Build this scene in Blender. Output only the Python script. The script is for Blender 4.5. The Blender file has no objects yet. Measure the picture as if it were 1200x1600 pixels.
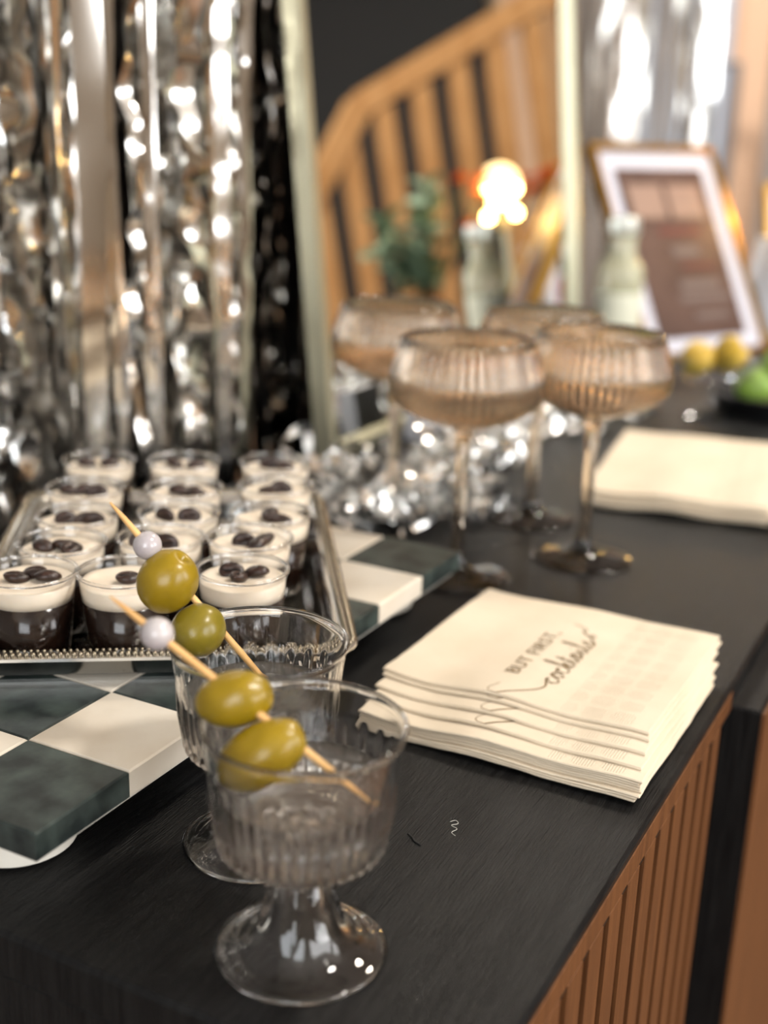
import bpy, math, random
from mathutils import Vector, Matrix, Euler, noise
R = math.radians
PI = math.pi
S = bpy.context.scene
COL = S.collection
TZ = 0.80                     # height of the sideboard top above the floor

# ------------------------------------------------------------------ camera
def make_camera():
    pitch, roll, ax = R(17.3), 0.034, R(27.2)
    h = Vector((math.cos(ax), math.sin(ax), 0))
    right = Vector((math.sin(ax), -math.cos(ax), 0))
    fw = h * math.cos(pitch) + Vector((0, 0, -math.sin(pitch)))
    up = h * math.sin(pitch) + Vector((0, 0, math.cos(pitch)))
    r2 = right * math.cos(roll) + up * math.sin(roll)
    u2 = -right * math.sin(roll) + up * math.cos(roll)
    cam = bpy.data.cameras.new('camera')
    cam.sensor_fit = 'VERTICAL'
    cam.sensor_height = 36.0
    cam.lens = 1930.0 / 1600.0 * 36.0
    cam.clip_start = 0.02
    cam.dof.use_dof = True
    cam.dof.focus_distance = 0.472
    cam.dof.aperture_fstop = 4.9
    o = bpy.data.objects.new('camera', cam)
    m = Matrix((r2, u2, -fw)).transposed().to_4x4()
    m.translation = Vector((0, 0, TZ + 0.255))
    o.matrix_world = m
    COL.objects.link(o)
    S.camera = o
make_camera()

# ------------------------------------------------------------------ world, daylight, exposure
W = bpy.data.worlds.new('world')
S.world = W
W.use_nodes = True
wb = W.node_tree.nodes['Background']
wb.inputs[0].default_value = (0.86, 0.92, 1.0, 1)
wb.inputs[1].default_value = 0.62

def area(name, loc, rot, sx, sy, power, color):
    l = bpy.data.lights.new(name, 'AREA')
    l.shape = 'RECTANGLE'; l.size = sx; l.size_y = sy
    l.energy = power; l.color = color
    o = bpy.data.objects.new(name, l)
    o.location = loc; o.rotation_euler = rot
    COL.objects.link(o)
    return o
# daylight entering through the room's windows (front wall and left wall, both behind the camera)
area('daylight_front_window_a', (-0.55, -3.38, 1.75), (R(90), 0, R(0)), 1.3, 1.5, 46, (1.0, 0.99, 0.98))
area('daylight_front_window_b', (1.35, -3.38, 1.75), (R(90), 0, R(0)), 1.3, 1.5, 46, (1.0, 0.99, 0.98))
area('daylight_left_window', (-2.38, -0.75, 1.75), (R(90), 0, R(-90)), 1.5, 1.5, 46, (0.93, 0.97, 1.0))
area('daylight_far_window', (4.56, 1.265, 1.58), (R(90), 0, R(90)), 0.36, 1.3, 12, (0.93, 0.97, 1.0))

S.view_settings.view_transform = 'Standard'
S.view_settings.look = 'None'
S.view_settings.gamma = 1.0
S.view_settings.use_curve_mapping = False
S.view_settings.exposure = 0.30
S.cycles.max_bounces = 12
S.cycles.transmission_bounces = 11
S.cycles.adaptive_threshold = 0.03
S.cycles.caustics_reflective = False
S.cycles.blur_glossy = 0.5
S.cycles.transparent_max_bounces = 16
S.cycles.glossy_bounces = 8
S.cycles.sample_clamp_indirect = 8.0
S.cycles.use_denoising = True

# ------------------------------------------------------------------ materials
MATS = {}
def lin(c):
    return tuple(((x / 255.0) / 12.92 if x / 255.0 <= 0.04045 else ((x / 255.0 + 0.055) / 1.055) ** 2.4) for x in c)
def mat(name, rgb, rough=0.5, metal=0.0, trans=0.0, ior=1.45, spec=0.5, emit=None, estr=0.0, sss=0.0, coat=0.0,
        vary=0.0, vscale=40.0, vstretch=(1, 1, 1), vrgb=None, bump=0.0, bscale=200.0, bstretch=(1, 1, 1)):
    m = bpy.data.materials.new(name); m.use_nodes = True
    nt = m.node_tree; N = nt.nodes; L = nt.links
    b = N['Principled BSDF']
    c = lin(rgb)
    b.inputs['Base Color'].default_value = (*c, 1)
    b.inputs['Roughness'].default_value = rough
    b.inputs['Metallic'].default_value = metal
    b.inputs['Transmission Weight'].default_value = trans
    b.inputs['IOR'].default_value = ior
    b.inputs['Specular IOR Level'].default_value = spec
    b.inputs['Coat Weight'].default_value = coat
    if sss:
        b.inputs['Subsurface Weight'].default_value = sss
        b.inputs['Subsurface Radius'].default_value = (0.004, 0.003, 0.002)
        b.inputs['Subsurface Scale'].default_value = 1.0
    if emit:
        b.inputs['Emission Color'].default_value = (*lin(emit), 1)
        b.inputs['Emission Strength'].default_value = estr
    tc = None
    def coords(st):
        nonlocal tc
        if tc is None: tc = N.new('ShaderNodeTexCoord')
        mp = N.new('ShaderNodeMapping'); mp.inputs['Scale'].default_value = st
        L.new(tc.outputs['Object'], mp.inputs['Vector'])
        return mp.outputs['Vector']
    if vary or vrgb:
        n = N.new('ShaderNodeTexNoise'); n.inputs['Scale'].default_value = vscale
        n.inputs['Detail'].default_value = 5
        L.new(coords(vstretch), n.inputs['Vector'])
        r = N.new('ShaderNodeValToRGB')
        r.color_ramp.elements[0].position = 0.35; r.color_ramp.elements[1].position = 0.68
        c2 = lin(vrgb) if vrgb else tuple(x * (1 - vary) for x in c)
        r.color_ramp.elements[0].color = (*c, 1); r.color_ramp.elements[1].color = (*c2, 1)
        L.new(n.outputs['Fac'], r.inputs['Fac']); L.new(r.outputs['Color'], b.inputs['Base Color'])
    if bump:
        n = N.new('ShaderNodeTexNoise'); n.inputs['Scale'].default_value = bscale
        n.inputs['Detail'].default_value = 3
        L.new(coords(bstretch), n.inputs['Vector'])
        bp = N.new('ShaderNodeBump'); bp.inputs['Strength'].default_value = bump
        bp.inputs['Distance'].default_value = 0.001
        L.new(n.outputs['Fac'], bp.inputs['Height']); L.new(bp.outputs['Normal'], b.inputs['Normal'])
    MATS[name] = m
    return m

mat('black_oak', (14, 14, 15), rough=0.38, spec=0.13, vrgb=(27, 27, 27), vscale=26, vstretch=(1.2, 16, 1), bump=0.55, bscale=60, bstretch=(1.6, 30, 1))
mat('brown_oak', (98, 62, 34), rough=0.5, spec=0.3, vrgb=(76, 46, 24), vscale=18, vstretch=(14, 14, 0.8), bump=0.2, bscale=60, bstretch=(20, 20, 1.2))
mat('groove_dark', (34, 22, 13), rough=0.7)
mat('white_marble', (222, 214, 200), rough=0.32, spec=0.4, vrgb=(206, 194, 176), vscale=22, bump=0.05)
mat('green_marble', (30, 36, 36), rough=0.30, spec=0.4, vrgb=(66, 76, 72), vscale=75, bump=0.05)
mat('foot_white', (224, 219, 208), rough=0.4, vary=0.04)
mat('silver', (205, 203, 198), rough=0.16, metal=1.0, vary=0.05, vscale=60)
mat('silver_dark', (150, 140, 122), rough=0.25, metal=1.0, vary=0.25, vscale=400)
mat('foil', (226, 224, 220), rough=0.15, metal=1.0, vary=0.04, vscale=5)
mat('tinsel_foil', (236, 236, 234), rough=0.22, metal=0.9, vary=0.04, vscale=5)
mat('brass', (206, 203, 178), rough=0.45, metal=1.0, vary=0.05)
mat('mirror_glass', (232, 232, 228), rough=0.0, metal=1.0, vary=0.004)
mat('gold', (196, 150, 70), rough=0.3, metal=1.0, vary=0.1)
mat('gold_ink', (132, 104, 58), rough=0.38, metal=0.75, vary=0.1, vscale=300)
mat('clear_plastic', (252, 252, 252), rough=0.015, trans=1.0, ior=1.46, spec=0.5, vary=0.002)
mat('amber_glass', (252, 238, 221), rough=0.02, trans=1.0, ior=1.45, vary=0.03)
mat('drink', (254, 247, 238), rough=0.0, trans=0.955, ior=1.30, vary=0.002)
mat('coupe_drink', (250, 242, 230), rough=0.0, trans=0.93, ior=1.25, vary=0.01)
mat('coffee', (26, 15, 10), rough=0.12, spec=0.5, vrgb=(34, 20, 13), vscale=60)
mat('cream', (234, 221, 202), rough=0.4, sss=0.15, vrgb=(228, 212, 190), vscale=70, bump=0.08, bscale=120)
mat('bean', (54, 32, 23), rough=0.36, spec=0.6, vrgb=(24, 13, 9), vscale=220, bump=0.3, bscale=500)
mat('bean_crease', (12, 7, 5), rough=0.8, vary=0.2)
mat('olive', (146, 120, 22), rough=0.28, spec=0.5, vrgb=(126, 104, 16), vscale=70, sss=0.25, bump=0.05, bscale=260)
mat('olive_dark', (126, 110, 30), rough=0.28, spec=0.5, vrgb=(106, 94, 24), vscale=80, sss=0.25, bump=0.05, bscale=260)
mat('olive_hole', (70, 60, 14), rough=0.4, vary=0.2)
mat('bamboo', (222, 180, 118), rough=0.55, vrgb=(196, 148, 88), vscale=60, vstretch=(1, 1, 1))
mat('pearl', (182, 176, 176), rough=0.22, spec=0.6, coat=0.3, vrgb=(166, 158, 162), vscale=90)
mat('lint', (190, 188, 180), rough=0.9, vary=0.1)
mat('scratch', (8, 8, 8), rough=0.9, vary=0.1)
mat('wood_rail', (202, 156, 106), rough=0.5, vrgb=(184, 136, 86), vscale=10, vstretch=(3, 3, 1))
mat('stair_wood', (150, 100, 60), rough=0.5, vary=0.2, vscale=6)
mat('floor_wood', (140, 104, 74), rough=0.4, vrgb=(116, 84, 58), vscale=3, vstretch=(1, 9, 1))
mat('wall_paint', (200, 192, 178), rough=0.85, vary=0.03, vscale=4)
mat('wall_taupe', (128, 124, 120), rough=0.8, vary=0.1, vscale=4)
mat('wall_pink', (186, 170, 146), rough=0.8, vary=0.06, vscale=4)
mat('wall_grey', (168, 162, 158), rough=0.85, vary=0.03, vscale=4)
mat('door_black', (9, 9, 9), rough=0.6, vary=0.3, vscale=3)
mat('ceiling_paint', (232, 228, 220), rough=0.9, vary=0.02, vscale=4)
mat('peach_wood', (226, 190, 160), rough=0.55, vary=0.06, vscale=6)
mat('grey_metal', (120, 120, 124), rough=0.5, vary=0.1)
mat('photo_white', (196, 196, 208), rough=0.5, vary=0.02)
mat('photo_brown', (74, 54, 48), rough=0.4, vrgb=(92, 70, 62), vscale=14)
mat('photo_beige', (150, 124, 110), rough=0.4, vary=0.12, vscale=60)
mat('photo_grey', (108, 94, 90), rough=0.4, vary=0.12, vscale=60)
mat('photo_red', (104, 56, 50), rough=0.4, vary=0.12, vscale=60)
mat('bottle_glass', (236, 236, 206), rough=0.05, trans=0.6, ior=1.45, vary=0.02)
mat('bottle_label', (216, 216, 196), rough=0.5, vary=0.05)
mat('bottle_cap', (206, 210, 204), rough=0.3, metal=0.6, vary=0.05)
mat('lemon', (196, 158, 52), rough=0.4, sss=0.1, vrgb=(206, 176, 80), vscale=60, bump=0.2, bscale=300)
mat('lime', (116, 142, 62), rough=0.4, sss=0.1, vrgb=(150, 186, 80), vscale=60, bump=0.2, bscale=300)
mat('tray_black', (14, 14, 15), rough=0.35, vary=0.1)
mat('leaf', (150, 172, 146), rough=0.55, vrgb=(126, 152, 126), vscale=60)
mat('flower_orange', (226, 128, 40), rough=0.6, vrgb=(206, 92, 30), vscale=80)
mat('stem_green', (92, 110, 70), rough=0.6, vary=0.1)
mat('vase_amber', (200, 140, 80), rough=0.1, trans=0.5, vary=0.1)
mat('bulb', (255, 225, 150), rough=0.3, emit=(255, 206, 120), estr=45.0)
mat('flame', (255, 225, 150), rough=0.3, emit=(255, 214, 120), estr=22.0)
mat('candle_wax', (216, 222, 170), rough=0.4, sss=0.2, vary=0.05)
mat('card', (214, 216, 222), rough=0.6, vary=0.02)
mat('red_plastic', (206, 60, 48), rough=0.35, vary=0.1)

def thin_plastic(name, tint, refl=0.9):
    """a clear wall too thin to bend light: passes light straight through and mirrors a little by fresnel"""
    m = bpy.data.materials.new(name); m.use_nodes = True
    nt = m.node_tree; N = nt.nodes; L = nt.links
    N.remove(N['Principled BSDF'])
    t = N.new('ShaderNodeBsdfTransparent'); t.inputs[0].default_value = (*tint, 1)
    g = N.new('ShaderNodeBsdfGlossy'); g.inputs['Roughness'].default_value = 0.03
    lw = N.new('ShaderNodeLayerWeight'); lw.inputs['Blend'].default_value = 0.5
    pw = N.new('ShaderNodeMath'); pw.operation = 'POWER'; pw.inputs[1].default_value = 4.0
    fr = N.new('ShaderNodeMath'); fr.operation = 'MULTIPLY_ADD'; fr.inputs[1].default_value = 0.75; fr.inputs[2].default_value = 0.045
    L.new(lw.outputs['Facing'], pw.inputs[0]); L.new(pw.outputs[0], fr.inputs[0])
    nz = N.new('ShaderNodeTexNoise'); nz.inputs['Scale'].default_value = 90
    bp = N.new('ShaderNodeBump'); bp.inputs['Strength'].default_value = 0.04
    L.new(nz.outputs['Fac'], bp.inputs['Height']); L.new(bp.outputs['Normal'], g.inputs['Normal'])
    mx = N.new('ShaderNodeMixShader')
    L.new(fr.outputs[0], mx.inputs[0]); L.new(t.outputs[0], mx.inputs[1]); L.new(g.outputs[0], mx.inputs[2])
    L.new(mx.outputs[0], N['Material Output'].inputs['Surface'])
    MATS[name] = m
thin_plastic('cup_plastic', (0.97, 0.97, 0.97))
thin_plastic('bowl_glass', (0.93, 0.95, 0.97))
thin_plastic('window_glass', (0.97, 0.98, 1.0))

def napkin_material():
    m = mat('napkin', (222, 208, 186), rough=0.85, spec=0.2, vrgb=(215, 200, 177), vscale=30)
    nt = m.node_tree; N = nt.nodes; L = nt.links; b = N['Principled BSDF']
    tc = N.new('ShaderNodeTexCoord'); sp = N.new('ShaderNodeSeparateXYZ')
    L.new(tc.outputs['Object'], sp.inputs[0])
    def math_(op, a, bb=None):
        n = N.new('ShaderNodeMath'); n.operation = op
        for i, x in enumerate((a, bb)):
            if x is None: continue
            if isinstance(x, (int, float)): n.inputs[i].default_value = x
            else: L.new(x, n.inputs[i])
        return n.outputs[0]
    X, Y = sp.outputs[0], sp.outputs[1]
    a = math_('ADD', X, Y); d = math_('SUBTRACT', X, Y)
    k = 2 * PI / 0.0024
    dots = math_('MULTIPLY', math_('SINE', math_('MULTIPLY', a, k)), math_('SINE', math_('MULTIPLY', d, k)))
    dots = math_('MAXIMUM', dots, 0.0)
    k2 = 2 * PI / 0.026
    big = math_('ADD', math_('SINE', math_('MULTIPLY', a, k2)), math_('SINE', math_('MULTIPLY', d, k2)))
    big = math_('GREATER_THAN', math_('ABSOLUTE', big), 0.55)
    band = math_('MULTIPLY', math_('GREATER_THAN', Y, 0.008), math_('LESS_THAN', Y, 0.040))
    hgt = math_('MULTIPLY', math_('MULTIPLY', dots, big), band)
    nz = N.new('ShaderNodeTexNoise'); nz.inputs['Scale'].default_value = 700
    hgt = math_('ADD', hgt, math_('MULTIPLY', nz.outputs['Fac'], 0.35))
    bp = N.new('ShaderNodeBump'); bp.inputs['Strength'].default_value = 0.75; bp.inputs['Distance'].default_value = 0.0005
    L.new(hgt, bp.inputs['Height']); L.new(bp.outputs['Normal'], b.inputs['Normal'])
napkin_material()

# ------------------------------------------------------------------ mesh helpers
class MB:
    def __init__(s): s.v = []; s.f = []
    def add(s, v, f):
        n = len(s.v); s.v += [tuple(p) for p in v]; s.f += [tuple(i + n for i in q) for q in f]; return s
    def box(s, x0, x1, y0, y1, z0, z1):
        v = [(x, y, z) for z in (z0, z1) for x, y in ((x0, y0), (x1, y0), (x1, y1), (x0, y1))]
        return s.add(v, [(3, 2, 1, 0), (4, 5, 6, 7), (0, 1, 5, 4), (1, 2, 6, 5), (2, 3, 7, 6), (3, 0, 4, 7)])
    def bevbox(s, x0, x1, y0, y1, z0, z1, b=0.001):
        # box with chamfered top and bottom rims
        def ring(i, z): return [(x0 + i, y0 + i, z), (x1 - i, y0 + i, z), (x1 - i, y1 - i, z), (x0 + i, y1 - i, z)]
        v = ring(b, z0) + ring(0, z0 + b) + ring(0, z1 - b) + ring(b, z1)
        f = [(3, 2, 1, 0), (12, 13, 14, 15)]
        for k in range(3):
            for i in range(4):
                j = (i + 1) % 4
                f.append((k * 4 + i, k * 4 + j, k * 4 + 4 + j, k * 4 + 4 + i))
        return s.add(v, f)
    def lathe(s, prof, seg=48, fn=None, cx=0, cy=0, cz=0):
        rows = []; v = []
        for i, (r, z) in enumerate(prof):
            if r <= 1e-7:
                rows.append([len(v)]); v.append((cx, cy, cz + z))
            else:
                row = []
                for k in range(seg):
                    a = 2 * PI * k / seg
                    rr = r * (fn(i, r, z, a, k) if fn else 1.0)
                    row.append(len(v)); v.append((cx + rr * math.cos(a), cy + rr * math.sin(a), cz + z))
                rows.append(row)
        f = []
        for A, B in zip(rows, rows[1:]):
            for k in range(seg):
                j = (k + 1) % seg
                if len(A) == 1 and len(B) == 1: continue
                if len(A) == 1: f.append((A[0], B[j], B[k]))
                elif len(B) == 1: f.append((A[k], A[j], B[0]))
                else: f.append((A[k], A[j], B[j], B[k]))
        return s.add(v, f)
    def tube(s, pts, rad, seg=8, cap=True):
        pts = [Vector(p) for p in pts]; n = len(pts)
        if not isinstance(rad, (list, tuple)): rad = [rad] * n
        v = []; prev = None
        for i, p in enumerate(pts):
            t = (pts[min(i + 1, n - 1)] - pts[max(i - 1, 0)]).normalized()
            if prev is None:
                a = Vector((0, 0, 1)) if abs(t.z) < 0.9 else Vector((1, 0, 0))
                e = t.cross(a).normalized()
            else:
                e = (prev - t * prev.dot(t)).normalized()
            prev = e; g = t.cross(e)
            for k in range(seg):
                a = 2 * PI * k / seg
                v.append(p + e * (rad[i] * math.cos(a)) + g * (rad[i] * math.sin(a)))
        f = [(i * seg + k, i * seg + (k + 1) % seg, (i + 1) * seg + (k + 1) % seg, (i + 1) * seg + k) for i in range(n - 1) for k in range(seg)]
        if cap:
            f.append(tuple(range(seg - 1, -1, -1))); f.append(tuple((n - 1) * seg + k for k in range(seg)))
        return s.add(v, f)
    def ball(s, c, rx, ry=None, rz=None, seg=16, rings=10, rot=None, fn=None):
        ry = ry or rx; rz = rz or rx; c = Vector(c)
        b = MB(); pr = [(math.sin(PI * i / rings), -math.cos(PI * i / rings)) for i in range(rings + 1)]
        pr[0] = (0, -1); pr[-1] = (0, 1)
        b.lathe(pr, seg)
        out = []
        for p in b.v:
            p = Vector(p)
            k = fn(p) if fn else 1.0
            q = Vector((p.x * rx, p.y * ry, p.z * rz)) * k
            if rot: q = rot @ q
            out.append(q + c)
        return s.add(out, b.f)
    def xf(s, M):
        s.v = [tuple(M @ Vector(p)) for p in s.v]; return s
    def mesh(s, name, m, smooth=True):
        me = bpy.data.meshes.new(name); me.from_pydata(s.v, [], s.f); me.update()
        if m: me.materials.append(MATS[m])
        if smooth:
            me.polygons.foreach_set('use_smooth', [True] * len(me.polygons))
        return me
def obj(name, mb, m=None, parent=None, loc=None, smooth=True, sharp=True):
    me = mb if isinstance(mb, bpy.types.Mesh) else mb.mesh(name, m, smooth)
    if smooth and sharp and not isinstance(mb, bpy.types.Mesh):
        try: me.set_sharp_from_angle(angle=R(40))
        except Exception: pass
    o = bpy.data.objects.new(name, me)
    COL.objects.link(o)
    if parent: o.parent = parent
    if loc is not None: o.location = loc
    return o
def T(u, v, z=0): return Vector((u, v, TZ + z))
def tag(o, label=None, cat=None, group=None, kind=None):
    if label: o['label'] = label
    if cat: o['category'] = cat
    if group: o['group'] = group
    if kind: o['kind'] = kind
    return o
def thing(name, loc, label, cat, group=None, rz=0):
    o = bpy.data.objects.new(name, None); o.empty_display_size = 0.02
    COL.objects.link(o); o.location = loc; o.rotation_euler.z = rz
    return tag(o, label, cat, group)
def catmull(pts, n=8):
    P = [Vector(p) for p in pts]; P = [P[0] * 2 - P[1]] + P + [P[-1] * 2 - P[-2]]
    out = []
    for i in range(1, len(P) - 2):
        for k in range(n):
            t = k / n
            a, b, c, d = P[i - 1:i + 3]
            out.append(0.5 * ((2 * b) + (c - a) * t + (2 * a - 5 * b + 4 * c - d) * t * t + (3 * b - a - 3 * c + d) * t ** 3))
    out.append(P[-2]); return out

# ------------------------------------------------------------------ the room
X0, X1, Y0, Y1, ZC = -2.5, 4.6, -3.5, 0.64, 2.55
def struct(name, mb, m, parent=None):
    o = obj(name, mb, m, parent, smooth=False)
    if not parent: tag(o, kind='structure')
    return o
struct('floor', MB().box(X0 - .1, X1 + .1, Y0 - .1, 2.4, -0.1, 0), 'floor_wood')
struct('ceiling', MB().box(X0 - .1, X1 + .1, Y0 - .1, 2.4, ZC, ZC + .1), 'ceiling_paint')
tag(struct('wall_back', MB().box(X0, 1.60, Y1, Y1 + .1, 0, ZC), 'wall_taupe'), 'grey wall behind the silver fringe curtain')
struct('wall_alcove_side', MB().box(1.60, 1.70, Y1, 2.3, 0, ZC), 'wall_grey')
struct('wall_alcove_back', MB().box(1.60, X1, 2.3, 2.4, 0, ZC), 'wall_grey')
def wall_with_openings(name, axis, c0, c1, a0, a1, holes, m):
    # a wall slab with rectangular window openings; axis = the direction the wall runs along
    b = MB(); cuts = sorted(holes)
    def put(p0, p1, z0, z1):
        if axis == 'x': b.box(p0, p1, c0, c1, z0, z1)
        else: b.box(c0, c1, p0, p1, z0, z1)
    p = a0
    for h0, h1, z0, z1 in cuts:
        put(p, h0, 0, ZC); put(h0, h1, 0, z0); put(h0, h1, z1, ZC); p = h1
    put(p, a1, 0, ZC)
    return struct(name, b, m)
wall_with_openings('wall_front', 'x', Y0 - .1, Y0, X0, X1, [(-1.2, 0.1, 1.0, 2.5), (0.7, 2.0, 1.0, 2.5)], 'wall_paint')
wall_with_openings('wall_left', 'y', X0 - .1, X0, Y0, Y1, [(-1.5, 0.0, 1.0, 2.5)], 'wall_paint')
struct('wall_right', MB().box(X1, X1 + .1, Y0, Y1, 0, ZC), 'wall_pink')
wall_with_openings('wall_alcove_end', 'y', X1, X1 + .1, Y1, 2.3, [(1.03, 1.50, 0.85, 2.3)], 'wall_grey')
def window(name, axis, c, a0, a1, z0, z1, fr=0.045, bars=1, m='peach_wood'):
    o = bpy.data.objects.new(name, None); COL.objects.link(o); tag(o, kind='structure')
    def b_(p0, p1, q0, q1, d=0.03):
        return MB().box(p0, p1, c - d, c + d, q0, q1) if axis == 'x' else MB().box(c - d, c + d, p0, p1, q0, q1)
    for p0, p1, q0, q1 in ((a0, a0 + fr, z0, z1), (a1 - fr, a1, z0, z1), (a0 + fr, a1 - fr, z0, z0 + fr), (a0 + fr, a1 - fr, z1 - fr, z1)):
        obj('window_frame', b_(p0, p1, q0, q1), m, o, smooth=False)
    step = (a1 - a0) / (bars + 1)
    for k in range(bars):
        x = a0 + step * (k + 1)
        obj('mullion', b_(x - .012, x + .012, z0 + fr, z1 - fr, .015), m, o, smooth=False)
    obj('pane', b_(a0 + fr, a1 - fr, z0 + fr, z1 - fr, .003), 'window_glass', o, smooth=False)
window('window_1', 'x', Y0 - .05, -1.2, 0.1, 1.0, 2.5, m='ceiling_paint')
window('window_2', 'x', Y0 - .05, 0.7, 2.0, 1.0, 2.5, m='ceiling_paint')
window('window_3', 'y', X0 - .05, -1.5, 0.0, 1.0, 2.5, m='ceiling_paint')
window('window_4', 'y', X1 + .05, 1.03, 1.50, 0.85, 2.3, bars=0)
tag(struct('trim_1', MB().box(X1 - .03, X1, 0.925, 1.035, 0, ZC), 'peach_wood'), 'peach wooden trim beside the bright window')
# dark doorway and wooden boards on the right wall, seen in the mirror only
d1 = struct('door_1', MB().box(X1 - .04, X1, -1.8, -0.86, 0, 2.3), 'door_black')
for k, y in enumerate((-0.80, -0.62, -0.44, -0.26, -0.08)):
    struct('trim_%d' % (k + 2), MB().box(X1 - .05, X1, y, y + .09, 0, ZC), 'wood_rail' if k % 2 else 'peach_wood')

# ------------------------------------------------------------------ staircase railing (seen in the mirror)
def railing():
    t = thing('stair_railing', (2.669, -0.581, 0), 'light oak stair railing with upright balusters, reflected in the mirror', 'railing')
    o = Vector((2.669, -0.581, 0))
    pts = [Vector((2.58, -0.68, 0.98)), Vector((2.669, -0.581, 1.142)), Vector((2.764, -0.486, 1.314)), Vector((3.03, -0.098, 1.497)), Vector((3.25, 0.22, 1.65))]
    pts = [p - o for p in pts]
    hb = MB()
    for a, b in zip(pts, pts[1:]):
        d = (b - a).normalized(); s = Vector((-d.y, d.x, 0)).normalized() * 0.03; up = s.cross(d).normalized() * 0.030
        if up.z < 0: up = -up
        v = [a - s - up, a + s - up, a + s + up, a - s + up, b - s - up, b + s - up, b + s + up, b - s + up]
        hb.add(v, [(0, 1, 2, 3), (7, 6, 5, 4), (0, 4, 5, 1), (1, 5, 6, 2), (2, 6, 7, 3), (3, 7, 4, 0)])
    obj('handrail', hb, 'wood_rail', t, smooth=False)
    total = [(b - a).xy.length for a, b in zip(pts, pts[1:])]
    s = 0.03
    while s < sum(total) - 0.02:
        q = s
        for (a, b), L_ in zip(zip(pts, pts[1:]), total):
            if q <= L_: p = a.lerp(b, q / L_); break
            q -= L_
        obj('baluster', MB().bevbox(-.024, .024, -.024, .024, p.z - 0.85, p.z - .02, .003), 'wood_rail', t, (p.x, p.y, 0), smooth=False).rotation_euler.z = R(53)
        s += 0.098
    return pts
railing()
st = bpy.data.objects.new('stair_steps', None); COL.objects.link(st); tag(st, kind='structure')
for k in range(7):
    a = Vector((2.56, -0.70)).lerp(Vector((3.27, 0.25)), k / 6.0)
    h = 0.05 + 0.07 * k
    obj('step', MB().bevbox(-.07, .09, -.9, .06, 0, h, .005), 'stair_wood', st, (a.x, a.y, 0), smooth=False).rotation_euler.z = R(53)

# ------------------------------------------------------------------ added ceiling lights, unseen, there only to brighten the scene
def added_ceiling_light(x, y, power, color, label):
    t = thing('added_ceiling_light', (x, y, ZC), label, 'added light', 'added fill lamps')
    obj('rim', MB().lathe([(.17, -.03), (.185, -.03), (.185, 0), (.17, 0), (.17, -.03)], 40), 'ceiling_paint', t)
    l = bpy.data.lights.new('fill_disc', 'AREA'); l.shape = 'DISK'; l.size = .33; l.energy = power; l.color = color
    o = bpy.data.objects.new('fill_disc', l); o.parent = t; o.location = (0, 0, -.02); COL.objects.link(o)
added_ceiling_light(0.7, -0.9, 26, (1, .95, .88), 'added unseen ceiling light over the room in front of the sideboard')  # added lamp: more light from above on the table
added_ceiling_light(2.0, -0.1, 24, (1, .90, .76), 'added unseen warm ceiling light near the stair railing')  # added lamp: brightens the railing for the mirror
added_ceiling_light(3.5, 1.3, 30, (1, .93, .85), 'added unseen ceiling light in the alcove by the far window')  # added lamp: lifts the dim alcove

# ------------------------------------------------------------------ sideboard
LE, RE, FE, BE = 0.25, 2.12, 0.099, 0.50
def sideboard():
    t = thing('sideboard', (LE, FE, 0), 'long black-topped sideboard with brown slatted doors', 'sideboard')
    o = Vector((LE, FE, 0))
    def part(name, x0, x1, y0, y1, z0, z1, m, b=0.0012, parent=t):
        return obj(name, MB().bevbox(x0 - LE, x1 - LE, y0 - FE, y1 - FE, TZ + z0, TZ + z1, b), m, parent, smooth=False)
    part('top', LE, RE, FE, BE, -0.018, 0, 'black_oak', 0.0016)
    part('side_panel', LE + .002, LE + .022, FE + .004, BE, -0.74, -0.018, 'black_oak')
    part('side_panel', RE - .022, RE - .002, FE + .004, BE, -0.74, -0.018, 'black_oak')
    part('back_panel', LE + .022, RE - .022, BE - .012, BE, -0.74, -0.018, 'black_oak')
    part('bottom_panel', LE + .022, RE - .022, FE + .03, BE - .012, -0.74, -0.72, 'black_oak')
    for x in (LE + .05, RE - .09):
        for y in (FE + .04, BE - .08):
            part('leg', x, x + .04, y, y + .04, -0.80, -0.74, 'black_oak')
    y0, y1 = FE + .0008, FE + .017
    # slatted door: top and bottom rails, end stiles, recessed backing, upright slats
    d0, d1_ = LE + .022, 0.574
    door = part('door', d0, d1_, FE + .011, y1, -0.72, -0.0185, 'groove_dark')
    tag(door, 'brown slatted door nearest the corner')
    part('rail', d0, d1_, y0, FE + .0112, -0.0185 + .0085, -0.0022, 'brown_oak', .0004, door)
    # the visible rail overlaps the edge of the top from the front
    def sub(name, x0, x1, z0, z1, b=.0006):
        return part(name, x0, x1, y0 - .0012, FE + .0112, z0, z1, 'brown_oak', b, door)
    sub('rail', d0, d1_, -0.0145, -0.0038); sub('rail', d0, d1_, -0.72, -0.69)
    g = 0.378 - 5 * 0.0223
    while g < d1_ - .02:
        sub('slat', max(g + .0034, d0), min(g + .0223 - .0034, d1_), -0.69, -0.0145)
        g += 0.0223
    # plain door standing proud, with black edges
    dd = part('door', 0.574, 1.30, FE - .015, y1, -0.72, -0.012, 'black_oak')
    tag(dd, 'plain brown door with black edge')
    part('door_face', 0.5765, 1.2975, FE - .0168, FE - .0148, -0.717, -0.014, 'brown_oak', .0004, dd)
    dd = part('door', 1.305, RE - .024, FE - .015, y1, -0.72, -0.012, 'black_oak')
    part('door_face', 1.3075, RE - .0265, FE - .0168, FE - .0148, -0.717, -0.014, 'brown_oak', .0004, dd)
sideboard()

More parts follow.
